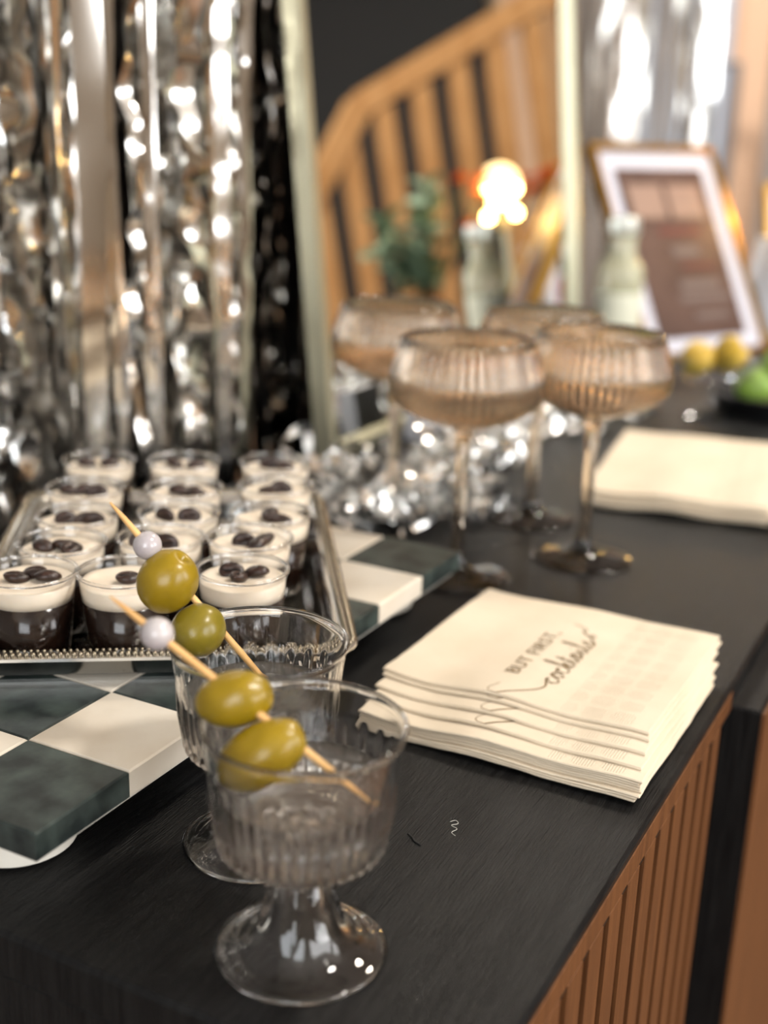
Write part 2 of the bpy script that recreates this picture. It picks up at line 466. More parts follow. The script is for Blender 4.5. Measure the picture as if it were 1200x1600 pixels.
# ------------------------------------------------------------------ leaning mirror
def mirror():
    u0, u1, hgt, v0 = 0.822, 1.425, 1.45, 0.470
    t = thing('leaning_mirror', T(u0, v0, 0.0), 'tall brass-framed mirror leaning on the wall, reflecting the oak railing', 'mirror')
    t.rotation_euler = (R(-6), 0, 0)
    w = u1 - u0; fr = 0.010; dp = 0.015
    def part(name, a0, a1, z0, z1, d0, d1, m): return obj(name, MB().bevbox(a0, a1, d0, d1, z0, z1, .0015 if m == 'brass' else .0003), m, t, smooth=False)
    part('frame_side', 0, fr, 0, hgt, 0, dp, 'brass'); part('frame_side', w - fr, w, 0, hgt, 0, dp, 'brass')
    part('frame_bottom', fr, w - fr, 0, fr, 0, dp, 'brass'); part('frame_top', fr, w - fr, hgt - fr, hgt, 0, dp, 'brass')
    part('mirror_glass', fr, w - fr, fr, hgt - fr, 0.008, 0.012, 'mirror_glass')
    part('backing', fr, w - fr, fr, hgt - fr, 0.013, dp - .002, 'wall_grey')
mirror()

# ------------------------------------------------------------------ silver fringe curtains
def strip_mesh(rng, length, width, segs, crinkle):
    b = MB(); tw = rng.uniform(-0.5, 0.5); ph = rng.uniform(0, 50); f1 = rng.uniform(2.0, 5.0)
    v = []; kinks = 0
    for i in range(segs + 1):
        s = i / segs * length
        a = tw + 0.28 * math.sin(s * f1 + ph) + crinkle * 0.9 * noise.noise((s * 34, ph, 0)) + crinkle * 0.45 * noise.noise((s * 95, ph, 7))
        pitch = crinkle * 0.008 * noise.noise((s * 45, ph, 3)) + crinkle * 0.012 * noise.noise((s * 17, ph, 9))
        sx = 0.006 * noise.noise((s * 5, ph, 5)); bow = width * 0.13 * noise.noise((s * 9, ph, 11))
        w = width * 0.5
        for q in (-1, 0, 1):
            v.append((sx + q * w * math.cos(a) - (bow if q == 0 else 0) * math.sin(a), pitch + q * w * math.sin(a) + (bow if q == 0 else 0) * math.cos(a), -s))
    f = []
    for i in range(segs):
        for q in range(2):
            k = i * 3 + q; f.append((k, k + 1, k + 4, k + 3))
    return b.add(v, f)
def fringe(name, label, u0, u1, v, ztop, zbot, n, seed, along='x', wmin=.008, wmax=.03, depth=.03, segs=130, crk=(.05, .1, .2, .4, .8, 1.2), spread=None):
    rng = random.Random(seed)
    c = ((u0 + u1) / 2, v, TZ + ztop) if along == 'x' else (u0, v, TZ + ztop)
    t = thing(name, c, label, 'curtain')
    span = (u1 - u0) if along == 'x' else wspan
    def place(p, d): return (p, d, 0) if along == 'x' else (d, p, 0)
    hb = MB()
    if along == 'x': hb.box(-span / 2, span / 2, -depth * .5, depth * .5, -0.005, 0.03)
    else: hb.box(-depth * .5, depth * .5, -span / 2, span / 2, -0.005, 0.03)
    obj('header_band', hb, 'foil', t, smooth=False)
    for k in range(n):
        p = (-0.5 + (k + rng.uniform(0.1, 0.9)) / n) * span
        d = rng.uniform(-.5, .5) * depth if not spread or p > spread else rng.uniform(-.085, .008 if p < .03 else -.045)
        wd = rng.uniform(wmin, wmax) if rng.random() < .7 else rng.uniform(wmin, wmin * 1.6)
        o = obj('strip', strip_mesh(rng, ztop - zbot + rng.uniform(-.03, .0), wd, segs, rng.choice(crk)), 'foil', t, place(p, d), sharp=False)
        if along != 'x': o.rotation_euler.z = R(90)
wspan = 0.42
fringe('fringe_curtain', 'silver foil fringe curtain hanging behind the dessert tray', 0.40, 1.06, 0.606, 0.95, -0.25, 210, 5, depth=.014, wmin=.006, wmax=.024, spread=0.082, segs=170)
fringe('fringe_curtain', 'pale silver fringe strips hanging by the far window', 3.2, 3.2, 0.99, 1.35, -0.72, 20, 9, along='y', wmin=.02, wmax=.05, depth=.05, segs=50, crk=(.03, .06, .12))

# tinsel lying on the table top between the mirror and the coupes
def tinsel():
    rng = random.Random(21); b = MB()
    path = [(.735, .435), (.70, .37), (.745, .335), (.80, .36), (.87, .37), (.95, .395), (1.04, .39), (1.10, .33)]
    for k in range(680):
        s = rng.random() ** 1.05 * (len(path) - 1.001); i = int(s); a, c = path[i], path[i + 1]; q = s - i
        x = a[0] + (c[0] - a[0]) * q + rng.gauss(0, .022); y = a[1] + (c[1] - a[1]) * q + rng.gauss(0, .017)
        y = min(y, .452)
        z = abs(rng.gauss(0, .016)) + .004
        L_ = rng.uniform(.012, .035); w = rng.uniform(.0015, .004)
        d = Vector((rng.gauss(0, 1), rng.gauss(0, 1), rng.gauss(0, .7))).normalized(); sd = d.cross(Vector((rng.gauss(0, 1), rng.gauss(0, 1), rng.gauss(0, 1)))).normalized()
        n = d.cross(sd); cv = rng.uniform(-.35, .35); v = []
        for m in range(5):
            p = Vector((x, y, z)) + d * (L_ * (m / 4 - .5)) + n * (cv * L_ * ((m / 4 - .5) ** 2) * 4) 
            sw = (sd * math.cos(m * .5) + n * math.sin(m * .5)) * w
            v += [p - sw, p + sw]
        v = [Vector((p.x, p.y, max(p.z, .0006))) for p in v]
        b.add(v, [(2 * m, 2 * m + 1, 2 * m + 3, 2 * m + 2) for m in range(4)])
    o = obj('tinsel_pile', b, 'tinsel_foil', None, (0, 0, TZ), sharp=False)
    tag(o, 'loose silver tinsel heaped on the table in front of the mirror', 'tinsel', kind='stuff')
tinsel()

# ------------------------------------------------------------------ chequered marble board
BZ = 0.030
def board():
    u0, v0, s = 0.2645, 0.2605, 0.0482
    t = thing('marble_board', T(u0, v0, 0), 'chequered board of white and dark green marble tiles under the silver tray', 'serving board')
    me = {}
    for m in ('white_marble', 'green_marble'):
        b = MB().bevbox(0, s - .0003, 0, s - .0003, 0.019, BZ, .0007); me[m] = b.mesh('tile', m, False)
    rng = random.Random(3)
    for i in range(7):
        for j in range(4):
            m = 'green_marble' if (i + j) % 2 == 0 else 'white_marble'
            o = obj('tile', me[m], None, t, (i * s, j * s, rng.uniform(-.0001, .0001)))
    obj('core', MB().box(.003, 7 * s - .003, .003, 4 * s - .003, .0165, .0188), 'foot_white', t, smooth=False)
    for x in (.030, 7 * s - .030):
        for y in (.038, 4 * s - .038):
            obj('foot', MB().lathe([(0, 0), (.0195, 0), (.0215, .0015), (.0218, .008), (.0205, .0165), (0, .0165)], 40), 'foot_white', t, (x, y, 0))
board()

# ------------------------------------------------------------------ silver tray
TW, TD, TROT = 0.172, 0.240, R(34.5)        # width (left-right), depth, turned on the board
TC = Vector((0.4196, 0.2241))               # front right corner
TFZ = 0.0325                                # tray floor
E1 = Vector((math.cos(TROT), math.sin(TROT))); E2 = Vector((-math.sin(TROT), math.cos(TROT)))
def rrect(x0, x1, y0, y1, r, n=6):
    out = []
    for cx, cy, a0 in ((x1 - r, y1 - r, 0), (x0 + r, y1 - r, 90), (x0 + r, y0 + r, 180), (x1 - r, y0 + r, 270)):
        for k in range(n + 1):
            a = R(a0 + 90 * k / n); out.append((cx + r * math.cos(a), cy + r * math.sin(a)))
    return out
def tray():
    # local frame: x away along the right edge, y to the left
    t = thing('silver_tray', T(TC.x, TC.y, BZ), 'silver serving tray with a beaded rim holding the dessert cups', 'tray', rz=TROT)
    levels = [(0.016, 0.0006, .006), (0.0135, .0018, .008), (.0115, .0125, .010), (.0085, .0150, .012), (.0035, .0158, .014), (.0, .0145, .016), (.0, .0132, .016), (.004, .0144, .014), (.0085, .0138, .012), (.0125, .0112, .010), (.0145, .0010, .008), (.0165, 0, .006)]
    b = MB(); rings = []
    for ins, z, r in levels:
        ring = rrect(ins, TD - ins, ins, TW - ins, max(r, .004)); rings.append(len(b.v)); b.v += [(x, y, z) for x, y in ring]
    n = len(rrect(0, 1, 0, 1, .1))
    for a, c in zip(rings, rings[1:]):
        for k in range(n):
            j = (k + 1) % n; b.f.append((a + j, a + k, c + k, c + j))
    b.f.append(tuple(rings[0] + k for k in range(n))); b.f.append(tuple(rings[-1] + k for k in range(n - 1, -1, -1)))
    obj('tray_body', b, 'silver', t)
    # beaded edging: too fine to pick apart
    bd = MB(); rr = rrect(.0022, TD - .0022, .0022, TW - .0022, .014, 10)
    per = []
    for a, c in zip(rr, rr[1:] + rr[:1]):
        a = Vector(a); c = Vector(c); per.append((a, c, (c - a).length))
    L_ = sum(x[2] for x in per); nb = int(L_ / .0027); 
    for k in range(nb):
        s = L_ * k / nb
        for a, c, l in per:
            if s <= l: p = a.lerp(c, s / l) if l else a; break
            s -= l
        bd.ball((p.x, p.y, .0156), .00125, .00125, .0011, 8, 5)
        q = Vector((TD / 2, TW / 2)); inn = p + (q - p).normalized() * .0036
        bd.ball((inn.x, inn.y, .0158), .0009, .0009, .0008, 6, 4)
    tag(obj('beading', bd, 'silver_dark', t, sharp=False), 'beaded silver rim', kind='stuff')
tray()

# ------------------------------------------------------------------ dessert cups with coffee beans
CUPZ = 0.0312
CH = 0.0412
def cup_meshes():
    rt, rb = .0195, .0150
    prof = [(0, .0006), (rb - .001, .0006), (rb, .0014)] + [(rb + (rt - rb) * k / 8, .0014 + (CH - .002 - .0014) * k / 8) for k in range(1, 9)] + \
           [(rt + .0008, CH - .0012), (rt + .0009, CH - .0004), (rt + .0003, CH), (rt - .0002, CH - .0006)]
    shell = MB().lathe(prof, 56).mesh('cup', 'cup_plastic')
    def rad(z): return rb + (rt - rb) * (z - .0014) / (CH - .0034) - .0004
    zc, zt = .0290, .0362
    coffee = MB().lathe([(0, .0011), (rb - .0006, .0011), (rad(.002), .002), (rad(.012), .012), (rad(zc), zc), (0, zc)], 48).mesh('coffee_layer', 'coffee')
    creams = []
    for sd in range(4):
        def top(i, r, z, a, k, sd=sd):
            return 1.0
        prof = [(0, zc + .0001), (rad(zc), zc + .0001), (rad(.032), .032), (rad(zt), zt), (rad(zt) - .0006, zt + .0005)]
        rr = rad(zt) - .0006
        for q in (.85, .7, .5, .3, .12): prof.append((rr * q, zt + .0003))
        prof.append((0, zt + .0003))
        b = MB().lathe(prof, 48)
        b.v = [(x, y, z + (.0009 * noise.noise((x * 120 + sd * 9, y * 120, sd)) if z > zt + .0001 else 0)) for x, y, z in b.v]
        creams.append(b.mesh('cream_layer', 'cream'))
    return shell, coffee, creams, zt
SHELL, COFFEE, CREAMS, CREAM_Z = cup_meshes()
RIM = MB().lathe([(.0195 + .00085 * math.cos(2 * PI * k / 10), CH - .0006 + .00085 * math.sin(2 * PI * k / 10)) for k in range(11)], 64).mesh('rim', 'clear_plastic')
def bean_mesh():
    def shape(p):
        return 1.0
    b = MB().ball((0, 0, 0), .0056, .0041, .0031, 18, 12)
    out = []
    for x, y, z in b.v:
        if z > 0:
            g = math.exp(-((y - .0007 * math.sin(x * 420)) / .0007) ** 2)
            z = z * .62 - .0011 * g * max(0, 1 - (abs(x) / .0056) ** 4)
        out.append((x, y, z))
    b.v = out
    return b
BEAN = bean_mesh().mesh('coffee_bean', 'bean')
cr = MB().tube([(-.0044, .0001, .0009), (-.002, -.0004, .0010), (0, 0, .0009), (.002, .0006, .0010), (.0044, .0002, .0009)], [.0002, .0005, .00055, .0005, .0002], 6)
CREASE = cr.mesh('crease', 'bean_crease')

cups = [  # u, v of each cup by row (front to back), left to right
    [(.366, .355), (.387, .3215), (.4165, .2815)],
    [(.4025, .370), (.432, .337), (.4545, .303)],
    [(.4375, .391), (.467, .353), (.491, .315)],
    [(.475, .4185), (.5035, .3765), (.534, .3395)],
    [(.5215, .4490), (.546, .4085), (.5735, .365)]]
rown = ['front row', 'second row', 'third row', 'fourth row', 'back row']
coln = ['left column', 'middle column', 'right column']
# bean layouts in the view's left/right-away frame: (left-right mm, away mm, heading deg, face up)
beans = [
    [[(-5, -1, 10, 0), (1, 4, -20, 1), (8, -1, 15, 0)], [(2, -2, 20, 1), (9, 3, 60, 0), (13, 2, 90, 0)], [(-5, 3, 0, 0), (-1, -4, 70, 1), (6, 2, -15, 0)]],
    [[(-8, -1, -10, 0), (1, 2, 30, 1), (5, -2, 60, 0)], [(-9, 0, 30, 0), (-4, 3, 80, 0), (3, -2, -20, 0)], [(-3, 0, 10, 0), (6, 3, 55, 1), (4, -4, 70, 0)]],
    [[(-6, 0, 20, 0), (2, 2, 30, 0), (8, -2, 0, 0)], [(-7, 0, -30, 0), (5, 1, 10, 0)], [(-1, 5, 60, 0), (1, -1, 10, 1), (6, -4, -20, 0)]],
    [[(-9, 0, 0, 0), (-2, 2, 30, 0), (6, -1, 10, 0)], [(-3, 1, 0, 0), (3, 0, 20, 1), (7, -3, 0, 0)], [(-4, 0, 0, 0), (3, 1, 0, 0)]],
    [[(-7, 0, 10, 0), (6, 1, 10, 0)], [(-6, 2, -30, 0), (7, -1, 20, 0)], [(-4, 2, -10, 0), (5, -1, -10, 0)]]]
VR = Vector((math.sin(R(27.2)), -math.cos(R(27.2)))); VA = Vector((math.cos(R(27.2)), math.sin(R(27.2))))
def place_cups():
    rng = random.Random(11)
    for i, row in enumerate(cups):
        for j, (u, v) in enumerate(row):
            where = '%s, %s of the tray' % (rown[i], coln[j])
            t = thing('dessert_cup', T(u, v, CUPZ), 'clear dessert cup of coffee jelly under cream, ' + where, 'dessert cup', 'dessert cups on the silver tray', rng.uniform(0, 6))
            obj('cup', SHELL, None, t); obj('rim', RIM, None, t); obj('coffee_layer', COFFEE, None, t); obj('cream_layer', CREAMS[rng.randrange(4)], None, t)
            bl = sorted(beans[i][j]); bn = {2: ['left', 'right'], 3: ['leftmost', 'middle', 'rightmost']}[len(bl)]
            for q, (x, y, hd, up) in enumerate(bl):
                p = Vector((u, v)) + VR * x * .001 + VA * y * .001
                base = CUPZ + CREAM_Z + .0022
                o = obj('coffee_bean', BEAN, None, None, T(p.x, p.y, base + (.0006 if up else 0)))
                tag(o, bn[q] + ' coffee bean on the cream, ' + where, 'coffee bean', 'beans on the cup in the ' + where)
                rz = math.atan2(VR.y, VR.x) + R(hd)
                o.rotation_euler = Euler((R(rng.uniform(-25, 25)) + (R(75) if not up and rng.random() < .25 else (0 if up or rng.random() < .45 else PI)), R(rng.uniform(-14, 14)), rz))
                k = rng.uniform(.95, 1.1); o.scale = (k, k, k)
                obj('crease', CREASE, None, o)
place_cups()

# ------------------------------------------------------------------ the two stemmed plastic cups
def plastic_glass_mesh():
    prof = [(0, .0305), (.0045, .0300), (.0066, .027), (.0082, .019), (.0112, .0105), (.0165, .0042), (.0222, .0016), (.0255, .0004), (.0268, 0), (.0277, .0003), (.0280, .0011), (.0272, .0019),
            (.0242, .0025), (.0208, .0032), (.0176, .0052), (.0148, .0095), (.0124, .0155), (.0106, .022), (.0095, .0285), (.0096, .0325), (.0112, .0350), (.0150, .0364), (.0205, .0378)]
    outer0 = len(prof)
    for k in range(5): prof.append((.0205 + .0056 * math.sin(R(90 * (k + 1) / 5)), .0378 + .0062 * (1 - math.cos(R(90 * (k + 1) / 5)))))
    for k in range(1, 17): prof.append((.0261 + (.0312 - .0261) * k / 16, .0440 + (.0795 - .0440) * k / 16))
    prof += [(.03175, .0797), (.0320, .0803), (.0319, .0811), (.0313, .0815), (.0307, .0811), (.0304, .0803)]
    inner0 = len(prof)
    for k in range(1, 17): prof.append((.0303 - (.0303 - .0252) * k / 16, .0800 - (.0800 - .0450) * k / 16))
    prof += [(.0245, .0425), (.0228, .0405), (.0190, .0394), (.010, .0391), (0, .0390)]
    NR = 46
    def fn(i, r, z, a, k):
        if .0365 <= z <= .070 and outer0 - 2 <= i < inner0 - 6:
            rib = int(k // 8)
            end = .0690 if rib % 2 == 0 else .0640
            f = max(0.0, min(1.0, (end - z) / .014)) * min(1.0, (z - .036) / .003)
            return 1.0 + 0.055 * f * abs(math.sin(NR * a / 2)) 
        if .008 < z < .034 and 11 < i < outer0 - 1:
            f = min(1, (z - .008) / .006) * min(1, (.0345 - z) / .004)
            return 1.0 + 0.05 * f * math.cos(9 * a)
        return 1.0
    b = MB().lathe(prof, NR * 8, fn)
    return b.mesh('plastic_cup', 'clear_plastic')
PG = plastic_glass_mesh()
def drink_mesh(zl):
    r = .0252 + (.0303 - .0252) * (zl - .0450) / .035 + .00035
    b = MB().lathe([(0, .0388), (.010, .0389), (.0192, .0392), (.0231, .0403), (.0249, .0424), (.02555, .0450), (r, zl + .0005), (r - .0006, zl + .0001), (r - .002, zl), (0, zl)], 96)
    return b.mesh('drink', 'drink')
def stem_cup(u, v, zl, label, rz):
    t = thing('stemmed_cup', T(u, v, 0), label, 'cocktail cup', 'clear stemmed cocktail cups', rz)
    obj('cup', PG, None, t); obj('drink', drink_mesh(zl), None, t)
G1 = (.2923, .1751); G2 = (.3381, .2215)
stem_cup(*G1, .0600, 'front clear plastic stemmed cup half full of drink, nearest the table corner', .3)
stem_cup(*G2, .0600, 'clear plastic stemmed cup standing behind the front one, beside the marble board', .9)

# ------------------------------------------------------------------ picks, pearls, olives
def pick(p0, p1, pearl_at, label):
    a, b = Vector(p0), Vector(p1)
    t = thing('cocktail_pick', T(*p0), label, 'cocktail pick', 'bamboo olive picks')
    d = b - a; n = 14
    rad = [.0004] + [.00125] * (n - 4) + [.0011, .0008, .0003]; rad[1] = .0010
    obj('stick', MB().tube([d * (k / (n - 1)) for k in range(n)], rad[:n] if len(rad) >= n else rad + [.0003] * (n - len(rad)), 10), 'bamboo', t)
    obj('pearl', MB().ball(d * pearl_at, .0052, seg=28, rings=18), 'pearl', t)
def olive(c, axis, ln, wd, m, label, hole=True, seed=0):
    axis = Vector(axis).normalized(); q = axis.to_track_quat('Z', 'Y').to_matrix()
    def fn(p):
        k = 1 + .03 * noise.noise((p.x * 2 + seed, p.y * 2, p.z * 2)) 
        return k * (1 - .22 * math.exp(-((1 - p.z) / .02)))
    b = MB().ball((0, 0, 0), wd, wd, ln, 36, 30, q, fn)
    o = obj('olive', b, m, None, T(*c), sharp=False)
    tag(o, label, 'olive', 'green olives on picks')
    if hole:
        tip = axis * ln * .80
        obj('pit_hole', MB().ball(tip, .0022, .0022, .0010, 14, 8, q), 'olive_hole', o)
VR3 = Vector((VR.x, VR.y, 0)); UP3 = Vector((VA.x * math.sin(R(17.3)), VA.y * math.sin(R(17.3)), math.cos(R(17.3)))); FW3 = Vector((VA.x * math.cos(R(17.3)), VA.y * math.cos(R(17.3)), -math.sin(R(17.3))))
P1a, P1b = Vector((.3290, .2789, .1243)), Vector((.3570, .2238, .0494))
P2a, P2b = Vector((.2806, .2391, .1126)), Vector((.2898, .1489, .0620))
pick(P1a, P1b, .21, 'bamboo pick with one pearl and two olives, in the cup behind')
pick(P2a, P2b, .185, 'bamboo pick with one pearl and two olives, in the front cup')
def along(a, b, k, dx=0, dy=0): return a.lerp(b, k) + VR3 * dx + UP3 * dy
olive(Vector((.3361, .2596, .0960)), VR3 * .5 + UP3 * .75 - FW3 * .3, .0122, .0108, 'olive', 'upper plump green olive on the pick of the cup behind', False, 1)
olive(Vector((.3380, .2478, .0788)), VR3 * .6 + UP3 * .5 + FW3 * .4, .0104, .0096, 'olive_dark', 'lower darker green olive on the pick of the cup behind', False, 2)
olive(Vector((.2870, .1969, .0856)), VR3 * .95 + UP3 * .2 - FW3 * .12, .0122, .0088, 'olive', 'upper green olive resting on the rim of the front cup', True, 3)
olive(Vector((.2826, .1842, .0721)), VR3 * .80 + UP3 * .50 - FW3 * .1, .0152, .0094, 'olive', 'lower green olive dipping inside the front cup', False, 4)

# ------------------------------------------------------------------ napkins
NV = 0.1255; NU = 0.122
def wave(v, u, k):
    # shared soft waviness; v,u are local, k grows with height in the stack
    edge = math.exp(-(u / .035))
    return k * (.0011 * math.sin(v * 95 + 1.2) + .0007 * math.sin(v * 43)) * (.35 + .65 * edge) + .0004 * math.sin(u * 60 + v * 25)
def napkin_mesh(seed, th, k, n=30):
    rng = random.Random(seed); ph = rng.uniform(0, 9)
    def top(i, j): 
        u, v = NU * i / n, NV * j / n
        return u, v, wave(v, u, k) + .00015 * noise.noise((u * 60, v * 60, ph))
    b = MB(); idx = {}
    def V(p): b.v.append(p); return len(b.v) - 1
    g = [[None] * (n + 1) for _ in range(n + 1)]; h = [[None] * (n + 1) for _ in range(n + 1)]
    for i in range(n + 1):
        for j in range(n + 1):
            u, v, z = top(i, j)
            ins = .0003
            ju = .0005 * noise.noise((v * 90, ph, 0)) if i in (0, n) else 0
            jv = .0005 * noise.noise((u * 90, ph, 4)) if j in (0, n) else 0
            g[i][j] = V((u + ju, v + jv, z + th)); h[i][j] = V((u + ju, v + jv, z))
    # bulge ring for a folded edge
    m = {}
    ring = [(0, j) for j in range(n)] + [(i, n) for i in range(n)] + [(n, j) for j in range(n, 0, -1)] + [(i, 0) for i in range(n, 0, -1)]
    for (i, j) in ring:
        x, y, z = b.v[g[i][j]]
        ox = -.0004 if i == 0 else (.0004 if i == n else 0); oy = -.0004 if j == 0 else (.0004 if j == n else 0)
        m[i, j] = V((x + ox, y + oy, z - th * .5))
    for i in range(n):
        for j in range(n):
            b.f.append((g[i][j], g[i + 1][j], g[i + 1][j + 1], g[i][j + 1])); b.f.append((h[i][j], h[i][j + 1], h[i + 1][j + 1], h[i + 1][j]))
    for a, c in zip(ring, ring[1:] + ring[:1]):
        b.f.append((g[a[0]][a[1]], g[c[0]][c[1]], m[c], m[a])); b.f.append((m[a], m[c], h[c[0]][c[1]], h[a[0]][a[1]]))
    return b
# letters of the printed script, drawn as strokes: x along the line, y up, one unit = x-height
GL = {
 'c': ([(0, .3), (.35, .85), (.8, .95), (.62, .72)], [(.8, .95), (.3, .9), (.15, .4), (.4, .02), (.85, .1), (1.15, .4)], 1.05),
 'o': (None, [(0, .35), (.35, .9), (.7, .9), (.95, .5), (.7, .05), (.35, .1), (.3, .55), (.6, .95), (1.2, .75)], 1.1),
 'k': (None, [(0, .3), (.45, 1.3), (.6, 2.1), (.4, 2.3), (.3, 1.6), (.3, 0), (.4, .6), (.8, .95), (.8, .6), (.45, .5), (.85, .02), (1.2, .35)], 1.1),
 't': ([(.05, 1.25), (.75, 1.32)], [(0, .3), (.4, 1.1), (.42, 1.8), (.35, .5), (.5, .02), (.9, .35)], .85),
 'a': (None, [(0, .3), (.8, .9), (.3, .9), (.15, .35), (.4, .02), (.85, .5), (.9, .9), (.9, .15), (1.25, .35)], 1.2),
 'i': ([(.36, 1.35), (.42, 1.42)], [(0, .3), (.35, .9), (.35, .2), (.55, .02), (.85, .35)], .8),
 'l': (None, [(0, .3), (.5, 1.4), (.55, 2.2), (.35, 2.3), (.28, 1.2), (.4, .05), (.85, .35)], .8),
 's': (None, [(0, .3), (.5, 1.0), (.65, .5), (.55, .05), (.1, .1), (.7, .1), (1.3, .5), (1.9, .9), (2.2, .8), (2.0, .45), (1.7, .6), (1.9, 1.2), (2.6, 1.7)], 1.2)}
def ribbon(b, pts, w, zf, lift=.00022):
    pts = [Vector((p[0], p[1], 0)) for p in pts]
    n0 = len(b.v)
    for i, p in enumerate(pts):
        d = (pts[min(i + 1, len(pts) - 1)] - pts[max(i - 1, 0)]); d = d.normalized() if d.length > 1e-9 else Vector((1, 0, 0))
        s = Vector((-d.y, d.x, 0)) * w
        for q in (p - s, p + s): b.v.append((q.x, q.y, zf(q.x, q.y) + lift))
    for i in range(len(pts) - 1): b.f.append((n0 + 2 * i, n0 + 2 * i + 1, n0 + 2 * i + 3, n0 + 2 * i + 2))
def napkin_print(parent, k, th, full):
    zf = lambda u, v: wave(v, u, k) + th
    b = MB()
    # the swash that runs off the near edge of every napkin
    ribbon(b, catmull([(.0, .0690), (.004, .0655), (.009, .0600), (.0140, .0555), (.0195, .0535), (.0245, .0550)], 8), .00040, zf)
    ribbon(b, catmull([(.0, .0690), (.0012, .0735), (.005, .0745), (.011, .072)], 6), .00018, zf)
    if full:
        x = .0240; sc = .0060; y0 = .0500
        for ch in 'cocktails':
            a, m, adv = GL[ch]
            for st in (a, m):
                if st: ribbon(b, catmull([(x + p[0] * sc, y0 + p[1] * sc * 1.05) for p in st], 7), .00036, zf)
            x += adv * sc * 1.07
        # second half of the swash at the far end
        ribbon(b, catmull([(x + .006, y0 + .010), (x + .0085, y0 + .0085), (x + .0115, y0 + .0115), (x + .0135, y0 + .017)], 6), .00028, zf)
        tag(obj('script_print', b, 'gold_ink', parent, sharp=False), 'thin gold script reading cocktails')
        cu = bpy.data.curves.new('caps', 'FONT'); cu.body = 'BUT FIRST,'; cu.size = .0100; cu.space_character = 1.06; cu.resolution_u = 3; cu.offset = -.00005
        tmp = bpy.data.objects.new('caps', cu); COL.objects.link(tmp)
        bpy.context.view_layer.update()
        me = bpy.data.meshes.new_from_object(tmp.evaluated_get(bpy.context.evaluated_depsgraph_get()))
        bpy.data.objects.remove(tmp)
        xs = [v.co.x for v in me.vertices]; w = max(xs) - min(xs); kx = .056 / w
        for v in me.vertices:
            uu = .0255 + (v.co.x - min(xs)) * kx; vv = .0690 + v.co.y
            v.co = (uu, vv, zf(uu, vv) + .0003)
        me.materials.append(MATS['gold_ink'])
        o = bpy.data.objects.new('caps_print', me); COL.objects.link(o); o.parent = parent
        tag(o, 'gold capitals reading BUT FIRST,')
    else:
        obj('swash_print', b, 'gold_ink', parent, sharp=False)
def napkins():
    rng = random.Random(8)
    th = .00105; z = .0012; layers = []
    for k in range(8): layers.append((.4355 + rng.uniform(-.0012, .0010) + k * .0004, .1065 + rng.uniform(-.0015, .0012), z)); z += th
    for du, dv in ((.4450, .1085), (.4550, .1100), (.4640, .1112), (.4668, .1122)):
        z += .0001; layers.append((du, dv, z)); z += th * 1.5
    n = len(layers)
    names = {n - 1: 'topmost cream napkin of the near stack, printed BUT FIRST, cocktails in gold', n - 2: 'cream napkin just under the topmost one of the near stack',
             n - 3: 'third cream napkin from the top of the near stack, its embossed edge showing', n - 4: 'fourth cream napkin from the top of the near stack, above the tight pile'}
    for i, (u, v, zz) in enumerate(layers):
        k = .5 + .5 * i / n
        lab = names.get(i, ['lowest', 'second lowest', 'third lowest', 'fourth lowest', 'fifth lowest', 'sixth lowest', 'seventh lowest', 'eighth lowest'][min(i, 7)] + ' cream paper napkin in the tight lower pile of the near stack')
        o = obj('paper_napkin', napkin_mesh(i, th * (1.0 if i < 8 else 1.55), k), 'napkin', None, T(u, v, zz))
        o.rotation_euler.z = R(rng.uniform(-.5, .5) - (0.6 if i > 7 else 0))
        tag(o, lab, 'napkin', 'cream napkins in the near stack')
        if i >= 8: napkin_print(o, k, th * 1.55, i == n - 1)
    # stack behind, by the coupes
    z = .001
    for i in range(8):
        b = napkin_mesh(40 + i, .0013, .9, 20)
        o = obj('paper_napkin', b, 'napkin', None, T(.842 + rng.uniform(-.003, .003), .135 + rng.uniform(-.003, .003), z)); z += .0016
        o.scale = (1.62, 1.02, 1); o.rotation_euler.z = R(7 + rng.uniform(-1.5, 1.5))
        tag(o, 'topmost napkin of the far stack beyond the coupes' if i == 7 else ['lowest', 'second lowest', 'third lowest', 'fourth lowest', 'fifth lowest', 'sixth lowest', 'seventh lowest'][i] + ' cream napkin of the far stack beyond the coupes', 'napkin', 'cream napkins in the far stack')
napkins()

# ------------------------------------------------------------------ ribbed amber coupes
def coupe_mesh():
    prof = [(0, 0), (.0290, 0), (.0308, .0005), (.0312, .0013), (.0300, .0020), (.020, .0031), (.010, .0050), (.0056, .0085), (.0041, .016), (.0037, .035), (.0037, .065), (.0043, .083), (.0062, .0895), (.0120, .0925), (.0210, .0955), (.0300, .0992)]
    o0 = len(prof)
    pts = [(.0365, .1030), (.0412, .1075), (.0437, .1130), (.0440, .1175), (.0428, .1240), (.0410, .1300), (.0390, .1365), (.0371, .1425)]
    prof += pts
    prof += [(.0369, .1434), (.0362, .1436), (.0357, .1428)]
    i0 = len(prof)
    prof += [(r - .0014, z) for r, z in reversed(pts)] + [(.0290, .1007), (.020, .0972), (.011, .0945), (0, .0935)]
    NR = 54
    def fn(i, r, z, a, k):
        if o0 - 2 <= i < o0 + len(pts): return 1 + .030 * abs(math.sin(NR * a / 2)) * (1 if i > o0 else .5)
        return 1.0
    return MB().lathe(prof, NR * 6, fn).mesh('coupe', 'amber_glass')
COUPE = coupe_mesh()
def coupe_drink():
    return MB().lathe([(0, .0933), (.011, .0943), (.020, .0969), (.0292, .1004), (.0355, .1032), (.0402, .1077), (.0426, .113), (.0429, .1175), (.0423, .1210), (.0415, .1212), (0, .1211)], 64).mesh('drink', 'coupe_drink')
CDR = coupe_drink()
